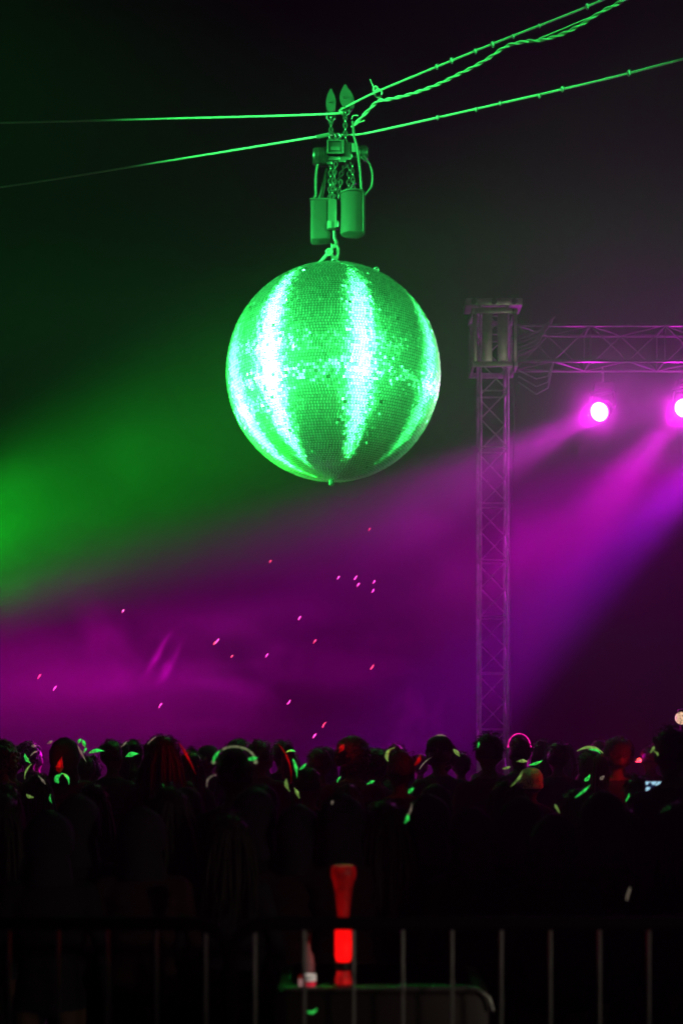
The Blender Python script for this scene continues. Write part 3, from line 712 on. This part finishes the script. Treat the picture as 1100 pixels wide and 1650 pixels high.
# ------------------------------------------------------------------ glowing things in the crowd
gr = random.Random(3)
def glow_bar(x, y, D, Lpx, wpx, ang, m, bend=0.0, name='caught_light_strip', lab='', group=None, cap=True, cat='glow stick'):  # the glow stick category holds the strips of light on heads
    c = P(x, y, D); k = D / F_PX; L = Lpx * k; r = max(wpx * k / 2 * .72, .003); L *= 1.12; bend += gr.uniform(-.12, .12); a = R(ang); u = Vector((math.cos(a), 0, math.sin(a))); q = Vector((-u.z, 0, u.x))
    e = empty(name, c, lab, cat, group); pts = []; sk = gr.uniform(.65, 1.4)
    for i in range(9):
        t = i / 8 - .5; pts.append(u * L * t + q * (bend * L * (.25 - t * t) * 4) + Vector((0, -.02 * math.cos(math.pi * t), 0)))
    b = MB(); b.tube(pts, [max(.0015, r * (.06 + math.sin(math.pi * (i / 8) ** sk) ** 1.15) * gr.uniform(.75, 1.1)) for i in range(9)], 8); b.build('glow_tube', m, e)
    if cap:
        b = MB(); b.tube([pts[-2], pts[-1] + (pts[-1] - pts[-2]).normalized() * r * .8], [r * .75, r * .5], 7); b.build('end_cap', M['black'], e)
    return e
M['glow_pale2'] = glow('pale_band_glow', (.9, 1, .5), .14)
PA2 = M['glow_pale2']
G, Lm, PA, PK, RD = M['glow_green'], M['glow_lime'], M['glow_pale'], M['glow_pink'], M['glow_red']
def front_depth(x, y):
    """just in front of whichever head shows at this pixel, else among the middle rows"""
    best = 9.6
    for (hx, D, _), h in zip(PEOPLE, HEADS):
        if abs(hx - x) < h[2] * .62 and h[1] - 6 < y < h[1] + h[2] * 2.4: best = min(best, D - .16)
    return best
HAIR_LIGHTS = [ # light on heads as emissive strips: x, y, length, width, angle, colour, bend
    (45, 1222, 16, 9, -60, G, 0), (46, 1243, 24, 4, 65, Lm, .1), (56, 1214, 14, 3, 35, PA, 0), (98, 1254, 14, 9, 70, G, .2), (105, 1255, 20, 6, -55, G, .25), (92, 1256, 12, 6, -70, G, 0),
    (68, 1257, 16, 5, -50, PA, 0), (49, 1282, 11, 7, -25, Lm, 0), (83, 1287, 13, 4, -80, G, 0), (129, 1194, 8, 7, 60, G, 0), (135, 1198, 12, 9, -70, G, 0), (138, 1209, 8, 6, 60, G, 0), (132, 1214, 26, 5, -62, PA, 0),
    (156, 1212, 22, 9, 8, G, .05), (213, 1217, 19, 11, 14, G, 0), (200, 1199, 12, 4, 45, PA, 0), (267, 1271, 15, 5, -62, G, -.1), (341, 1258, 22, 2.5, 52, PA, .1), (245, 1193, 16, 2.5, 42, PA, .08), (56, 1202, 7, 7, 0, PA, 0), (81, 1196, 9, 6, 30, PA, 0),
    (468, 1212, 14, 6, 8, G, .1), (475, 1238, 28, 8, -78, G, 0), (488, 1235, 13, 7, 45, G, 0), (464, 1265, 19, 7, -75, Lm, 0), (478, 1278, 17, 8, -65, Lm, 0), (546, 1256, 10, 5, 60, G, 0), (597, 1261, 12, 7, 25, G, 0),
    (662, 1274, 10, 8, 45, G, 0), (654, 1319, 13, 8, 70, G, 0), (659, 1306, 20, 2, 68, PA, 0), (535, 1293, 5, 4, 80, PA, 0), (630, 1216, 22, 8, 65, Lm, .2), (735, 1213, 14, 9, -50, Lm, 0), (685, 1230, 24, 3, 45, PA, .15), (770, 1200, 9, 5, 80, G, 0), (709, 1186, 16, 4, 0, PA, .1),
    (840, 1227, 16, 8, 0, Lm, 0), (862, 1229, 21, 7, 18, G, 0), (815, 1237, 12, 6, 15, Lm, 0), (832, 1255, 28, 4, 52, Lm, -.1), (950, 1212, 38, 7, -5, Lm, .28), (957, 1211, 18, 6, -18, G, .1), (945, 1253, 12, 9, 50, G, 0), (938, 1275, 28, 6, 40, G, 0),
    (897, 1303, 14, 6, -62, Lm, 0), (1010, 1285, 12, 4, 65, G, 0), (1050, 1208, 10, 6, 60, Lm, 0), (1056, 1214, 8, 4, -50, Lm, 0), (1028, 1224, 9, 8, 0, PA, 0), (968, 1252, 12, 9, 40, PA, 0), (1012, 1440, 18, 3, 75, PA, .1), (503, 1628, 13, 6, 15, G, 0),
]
for (x, y, L, wd_, an, m, bd) in HAIR_LIGHTS:
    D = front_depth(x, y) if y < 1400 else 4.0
    lab = {G: 'green light caught on the heads of the crowd, built as a glowing strip', Lm: 'yellow-green light caught on the heads of the crowd, built as a glowing strip', PA: 'faint pale light caught on the heads of the crowd, built as a glowing strip'}[m]
    glow_bar(x, y, D, L, wd_, an, m, bd, lab=lab, group='light caught on the crowd', cap=False)
# worn pink headband, and green light on hair built as a glowing arch
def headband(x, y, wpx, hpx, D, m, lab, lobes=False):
    c = P(x, y, D); k = D / F_PX; e = empty('headband', c, lab, 'headband'); b = MB(); n = 17  # also builds the arch of green light on hair
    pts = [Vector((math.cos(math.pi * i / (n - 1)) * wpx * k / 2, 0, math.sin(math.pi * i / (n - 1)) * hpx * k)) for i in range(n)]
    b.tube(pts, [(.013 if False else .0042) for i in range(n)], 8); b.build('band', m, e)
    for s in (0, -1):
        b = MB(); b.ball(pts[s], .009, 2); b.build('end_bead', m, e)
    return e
dB = [D for x, D, p in PEOPLE if x == 378][0]; headband(378, 1228, 68, 25, dB - .05, PA2, 'arch of green light on dark hair, built as a glowing band')
glow_bar(408, 1222, dB - .08, 14, 10, 10, G, 0, 'hair_glint', 'round spot of green light at the end of the arch on the hair', cat='light on hair')  # green light on the hair, built as emissive strips
glow_bar(350, 1218, dB - .08, 22, 8, 58, G, 0, 'hair_glint', 'long streak of green light on the hair beside the cap wearer', cat='light on hair')
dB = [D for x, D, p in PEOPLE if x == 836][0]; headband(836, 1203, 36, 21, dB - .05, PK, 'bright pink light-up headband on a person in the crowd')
# red light on heads built as emissive patches, and one small red LED
for (x, y, L, wd_, an, mm, lab) in ((98, 1232, 24, 17, 80, M['glow_red_dim'], 'soft patch of red light on the hood wearer'), (302, 1222, 52, 7, -62, M['glow_red_dim'], 'red light along the edge of long hair, built as a glowing strip'),
        (550, 1206, 15, 13, 60, M['glow_red_dim'], 'round red glow at the temple of the curly-haired person'), (458, 1230, 60, 6, -72, M['glow_red_dim'], 'red glow strip beside the strips of green light'),
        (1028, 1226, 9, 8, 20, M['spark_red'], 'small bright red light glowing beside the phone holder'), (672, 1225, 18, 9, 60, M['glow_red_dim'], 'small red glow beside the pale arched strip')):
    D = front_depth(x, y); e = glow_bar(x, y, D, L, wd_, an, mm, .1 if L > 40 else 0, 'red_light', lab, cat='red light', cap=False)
    l = bpy.data.lights.new('red_hair_light', 'POINT'); l.color = (1, .01, .008); l.energy = 3.0 if x > 1000 else .35; l.shadow_soft_size = .02; link('red_hair_light', l, e, (0, -.08, .03))  # added point lights that spread red onto nearby hair
# phone
pp = P(1051, 1268, [D for x, D, p in PEOPLE if x == 1030][0] - .22); e = empty('phone', pp, 'smartphone with a small bluish lit screen held up', 'phone', rz=.1)
b = MB(); b.box((0, 0, 0), (.085, .010, .062), None, .004); b.build('phone_body', M['black'], e)
sm = bpy.data.materials.new('phone_screen'); sm.use_nodes = True; t = sm.node_tree; bs = t.nodes['Principled BSDF']
vn = t.nodes.new('ShaderNodeTexVoronoi'); vn.inputs['Scale'].default_value = 45; tc = t.nodes.new('ShaderNodeTexCoord'); t.links.new(tc.outputs['Object'], vn.inputs['Vector'])
cr = t.nodes.new('ShaderNodeValToRGB'); cr.color_ramp.elements[0].color = (.01, .02, .06, 1); cr.color_ramp.elements[1].color = (.45, .8, 1, 1); cr.color_ramp.elements[0].position = .3; cr.color_ramp.elements[1].position = .6
t.links.new(vn.outputs['Color'], cr.inputs[0]); t.links.new(cr.outputs[0], bs.inputs['Emission Color']); bs.inputs['Emission Strength'].default_value = .8; bs.inputs['Base Color'].default_value = (.02, .02, .02, 1)
b = MB(); b.box((0, -.0065, 0), (.074, .002, .052)); b.build('screen', sm, e, smooth=False)
# warm lamp at the right edge
wl = P(1097, 1157, 11.0); e = empty('lantern', Vector((wl.x, wl.y, 0)), 'small warm lantern on a pole above the crowd', 'lantern')
b = MB(); b.tube([(0, 0, 0), (0, 0, wl.z - .06)], .012, 8); b.build('pole', M['black'], e)
b = MB(); b.ball((0, 0, wl.z), .05, 3); b.build('lamp_globe', glow('lantern_glow', (1, .62, .4), .7), e)
b = MB(); b.lathe([(.034, .05), (.03, .066), (0, .075)], (0, 0, wl.z), (0, 0, 1), 12); b.build('cap', M['black'], e)
# sparks of light over the far crowd
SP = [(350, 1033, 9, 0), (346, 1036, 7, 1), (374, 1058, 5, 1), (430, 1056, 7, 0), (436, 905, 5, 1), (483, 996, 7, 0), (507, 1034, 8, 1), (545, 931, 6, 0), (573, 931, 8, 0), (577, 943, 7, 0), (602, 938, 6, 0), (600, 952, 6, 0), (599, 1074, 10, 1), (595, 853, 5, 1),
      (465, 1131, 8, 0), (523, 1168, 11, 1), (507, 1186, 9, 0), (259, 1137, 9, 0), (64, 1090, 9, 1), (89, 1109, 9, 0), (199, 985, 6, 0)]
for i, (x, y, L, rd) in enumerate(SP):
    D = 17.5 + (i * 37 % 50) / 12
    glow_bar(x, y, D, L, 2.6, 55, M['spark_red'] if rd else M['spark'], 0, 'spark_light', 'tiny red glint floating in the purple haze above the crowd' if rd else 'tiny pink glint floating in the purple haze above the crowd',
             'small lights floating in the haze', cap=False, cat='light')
# ------------------------------------------------------------------ crowd barrier, case and things on it
BD = 3.6; k = BD / F_PX
zr = P(0, 1488, BD).z; sp = 79.2 * k; x0 = P(490, 0, BD).x
bars = [x0 + i * sp for i in range(-18, 9)]
for (i0, i1, lab) in ((0, 17, 'galvanised crowd barrier panel in front of the dark case'), (17, 27, 'galvanised crowd barrier panel with evenly lit bars beyond the dark case')):
    xs = bars[i0:i1]; xa, xb = xs[0] - sp * .48, xs[-1] + sp * .48
    e = empty('crowd_barrier', Vector(((xa + xb) / 2, BD, 0)), lab, 'barrier', 'crowd barrier panels'); cx = (xa + xb) / 2; zl = .14
    b = MB(); rr = .09; pts = []
    for (cx_, cz_, a0) in ((xb - cx - rr, zr - rr, 0), (xa - cx + rr, zr - rr, 90), (xa - cx + rr, zl + rr, 180), (xb - cx - rr, zl + rr, 270)):
        for q in range(6): a = R(a0 + q * 18); pts.append((cx_ + rr * math.cos(a), 0, cz_ + rr * math.sin(a)))
    b.tube(pts, .0175, 10, closed=True); b.build('frame', M['dark_steel'], e)
    bmh = MB(); bmh.tube([(0, 0, zl), (0, 0, zr)], .0048, 8); bme = bmh.mesh('bar', M['galv'])
    for x in xs: link('bar', bme, e, (x - cx, 0, 0))
    for fx in (xa - cx + .25, xb - cx - .25):
        b = MB(); b.tube([(fx, -.28, .02), (fx, -.05, .07), (fx, 0, zl), (fx, .05, .07), (fx, .28, .02)], .016, 8); b.build('foot', M['galv'], e)
CD = 4.15; k = CD / F_PX; ca, cb_ = P(440, 1590, CD), P(793, 1590, CD); H = ca.z
e = empty('flight_case', Vector(((ca.x + cb_.x) / 2, CD + .25, 0)), 'dark reddish equipment case with rounded corners behind the barrier', 'case')
W = cb_.x - ca.x
b = MB(); b.box((0, 0, H / 2 + .03), (W, .5, H - .06), None, .05); b.build('case_body', M['case'], e)
b = MB(); b.box((0, -.03, H - .012), (W - .06, .46, .024), None, .008); b.build('lid', M['case'], e)
b = MB(); b.tube([(-W / 2 + .03, -.262, H - .004), (W / 2 - .05, -.262, H - .004), (W / 2 - .012, -.262, H - .03), (W / 2, -.262, H - .07)], .006, 7); b.build('edge_trim', M['galv'], e)
for sx in (-1, 1):
    b = MB(); b.tube([(sx * .12 - .05, -.255, H * .7), (sx * .12 - .045, -.285, H * .7), (sx * .12 + .045, -.285, H * .7), (sx * .12 + .05, -.255, H * .7)], .008, 6); b.build('handle', M['steel'], e)
for sx in (-1, 1):
    for sy in (-.17, .17):
        b = MB(); b.lathe([(0, -.015), (.03, -.015), (.03, .015), (0, .015)], (sx * (W / 2 - .08), sy, .03), (1, 0, 0), 12); b.build('caster', M['rubber'], e)
# red table lamp
lp = P(553, 1590, CD + .06); e = empty('table_lamp', lp, 'tall red glowing lamp with flared top standing on the dark case', 'lamp'); q = (CD + .06) / F_PX
b = MB(); b.lathe([(0, 0), (13 * q, 0), (13.5 * q, 10 * q), (11 * q, 22 * q), (10 * q, 26 * q)], (0, 0, 0), (0, 0, 1), 20); b.build('base', glow('lamp_base_red', (1, .01, .01), .28, (.1, .01, .01)), e)
b = MB(); b.lathe([(10 * q, 26 * q), (14 * q, 30 * q), (14 * q, 40 * q), (10 * q, 41 * q)], (0, 0, 0), (0, 0, 1), 20); b.build('collar', M['black'], e)
b = MB(); b.lathe([(9 * q, 40 * q), (12 * q, 43 * q), (13.5 * q, 50 * q), (13.5 * q, 92 * q), (12 * q, 98 * q), (9 * q, 104 * q)], (0, 0, 0), (0, 0, 1), 24); b.build('bright_body', glow('lamp_body_red', (1, .003, .003), 1.3, (.2, .01, .01), .1), e)
b = MB(); b.lathe([(9 * q, 104 * q), (9.5 * q, 120 * q), (13 * q, 150 * q), (16 * q, 168 * q), (20 * q, 178 * q), (20 * q, 190 * q), (17 * q, 195 * q), (0, 195 * q)], (0, 0, 0), (0, 0, 1), 24); b.build('flared_top', glow('lamp_top_red', (1, .004, .004), .12, (.1, .01, .01), .35, 25), e)
l = bpy.data.lights.new('lamp_light', 'POINT'); l.color = (1, .01, .01); l.energy = .02; l.shadow_soft_size = .06; link('lamp_light', l, e, (0, -.12, .15))
# cup and bottle
cp = P(500, 1590, CD + .02); e = empty('plastic_cup', cp, 'small white cup with a red band standing on the dark case', 'cup'); q = CD / F_PX
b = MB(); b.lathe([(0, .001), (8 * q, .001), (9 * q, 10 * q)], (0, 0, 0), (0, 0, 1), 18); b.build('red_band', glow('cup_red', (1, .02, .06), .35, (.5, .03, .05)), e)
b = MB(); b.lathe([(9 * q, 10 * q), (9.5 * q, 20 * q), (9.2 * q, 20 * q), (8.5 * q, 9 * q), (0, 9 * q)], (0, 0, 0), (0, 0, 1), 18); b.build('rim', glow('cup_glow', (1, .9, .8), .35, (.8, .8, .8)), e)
bp_ = P(496, 1590, CD + .12); e = empty('bottle', bp_, 'slim purple-grey bottle standing beside the small cup on the case', 'bottle')
b = MB(); b.lathe([(0, 0), (10 * q, 0), (11 * q, 4 * q), (11 * q, 40 * q), (9 * q, 52 * q), (4 * q, 62 * q), (3.5 * q, 84 * q), (0, 84 * q)], (0, 0, 0), (0, 0, 1), 20); b.build('bottle_body', mat('grey_plastic', (.5, .42, .52), .3), e)
b = MB(); b.lathe([(4.6 * q, 76 * q), (4.6 * q, 88 * q), (0, 88 * q)], (0, 0, 0), (0, 0, 1), 14); b.build('bottle_cap', M['webbing'], e)
st = P(484, 1590, CD + .02); e = empty('shot_glass', st, 'tiny lit glass beside the white cup on the case', 'glass')
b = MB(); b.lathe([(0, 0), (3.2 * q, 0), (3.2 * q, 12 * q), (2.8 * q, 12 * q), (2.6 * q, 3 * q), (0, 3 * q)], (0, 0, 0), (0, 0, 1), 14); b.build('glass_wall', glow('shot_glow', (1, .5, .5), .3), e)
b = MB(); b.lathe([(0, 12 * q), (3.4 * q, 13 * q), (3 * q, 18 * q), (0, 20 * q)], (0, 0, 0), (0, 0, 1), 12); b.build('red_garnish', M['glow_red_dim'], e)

# ------------------------------------------------------------------ haze
hz = MB(); hz.box((2.5, 17, 6.0), (89, 70, 15.6))
hm = bpy.data.materials.new('haze'); hm.use_nodes = True; t = hm.node_tree
for n in list(t.nodes): t.nodes.remove(n)
out = t.nodes.new('ShaderNodeOutputMaterial'); pv = t.nodes.new('ShaderNodeVolumePrincipled')
pv.inputs['Color'].default_value = (.92, .92, .94, 1); pv.inputs['Density'].default_value = HAZE_DENSITY; pv.inputs['Anisotropy'].default_value = .75
t.links.new(pv.outputs[0], out.inputs['Volume'])
o = hz.build('haze', hm, smooth=False); tag(o, 'thin stage haze filling the night air around the ball', 'haze', kind='stuff')

# ------------------------------------------------------------------ puffs of stage smoke
def smoke(loc, size, dens, seed, lab, rot=0.0, lo=.42):
    m = bpy.data.materials.new('smoke'); m.use_nodes = True; t = m.node_tree
    for n in list(t.nodes): t.nodes.remove(n)
    out = t.nodes.new('ShaderNodeOutputMaterial'); pv = t.nodes.new('ShaderNodeVolumePrincipled'); pv.inputs['Color'].default_value = (.95, .95, .97, 1); pv.inputs['Anisotropy'].default_value = .6
    tc = t.nodes.new('ShaderNodeTexCoord'); ln = t.nodes.new('ShaderNodeVectorMath'); ln.operation = 'LENGTH'; t.links.new(tc.outputs['Object'], ln.inputs[0])
    fo = t.nodes.new('ShaderNodeMapRange'); fo.inputs['From Min'].default_value = 1.0; fo.inputs['From Max'].default_value = .2; fo.interpolation_type = 'SMOOTHSTEP'; t.links.new(ln.outputs['Value'], fo.inputs['Value'])
    mp = t.nodes.new('ShaderNodeMapping'); mp.inputs['Location'].default_value = (seed, seed * .3, 0); t.links.new(tc.outputs['Object'], mp.inputs[0])
    nz = t.nodes.new('ShaderNodeTexNoise'); nz.inputs['Scale'].default_value = 1.7; nz.inputs['Detail'].default_value = 4; nz.inputs['Distortion'].default_value = .8; t.links.new(mp.outputs[0], nz.inputs['Vector'])
    nr = t.nodes.new('ShaderNodeMapRange'); nr.inputs['From Min'].default_value = lo; nr.inputs['From Max'].default_value = .72; nr.inputs['To Max'].default_value = dens; t.links.new(nz.outputs['Fac'], nr.inputs['Value'])
    mu = t.nodes.new('ShaderNodeMath'); mu.operation = 'MULTIPLY'; t.links.new(fo.outputs[0], mu.inputs[0]); t.links.new(nr.outputs[0], mu.inputs[1]); t.links.new(mu.outputs[0], pv.inputs['Density'])
    t.links.new(pv.outputs[0], out.inputs['Volume'])
    b = MB(); b.ball((0, 0, 0), 1.0, 2); o = b.build('smoke', m, loc=loc); o.scale = size; o.rotation_euler = (0, rot, 0)
    return tag(o, lab, 'smoke', kind='stuff')
smoke(P(668, 1165, 19.0), (.5, .5, .75), 1.1, 1.3, 'small violet-lit smoke plume rising above the heads', .2)
smoke(P(170, 1020, 19.5), (.45, .6, 1.0), .16, 4.1, 'thin wisp of smoke drifting between green and purple light', -.4)
smoke(P(256, 1053, 18.0), (.075, .1, .42), 2.2, 2.2, 'pale slanting streak of smoke in the purple light', .55)
smoke(P(272, 1070, 18.1), (.10, .1, .42), 1.6, 3.1, 'second fainter slanting streak of smoke in the purple light', .42)
smoke(P(60, 850, 16.2), (2.0, 1.7, 1.1), .045, 6.3, 'patchy green-lit smoke bank left of the mirror ball', -.45)
smoke(P(330, 660, 14.6), (1.5, .9, 1.6), .025, 8.3, 'thin green-lit smoke around the mirror ball', 0)
smoke(P(330, 1090, 18.5), (3.6, 2.0, 1.3), .055, 10.7, 'low bank of purple-lit smoke above the crowd', .0)
smoke(P(720, 900, 20.0), (2.4, 1.8, 1.5), .020, 12.9, 'drifting magenta-lit smoke crossing the lamp beams', -.6)
for k_, x_ in enumerate((964, 1101)):  # smoke added around the two lamps to give their bloom
    smoke(P(x_ + 28, 640, 24.3), (1.15, .9, 1.1), .42, 0.37 + k_, 'added smoke forming the halo around the magenta lamp ' + ('closest to the tower' if k_ == 0 else 'second from the tower'), 0, .1)
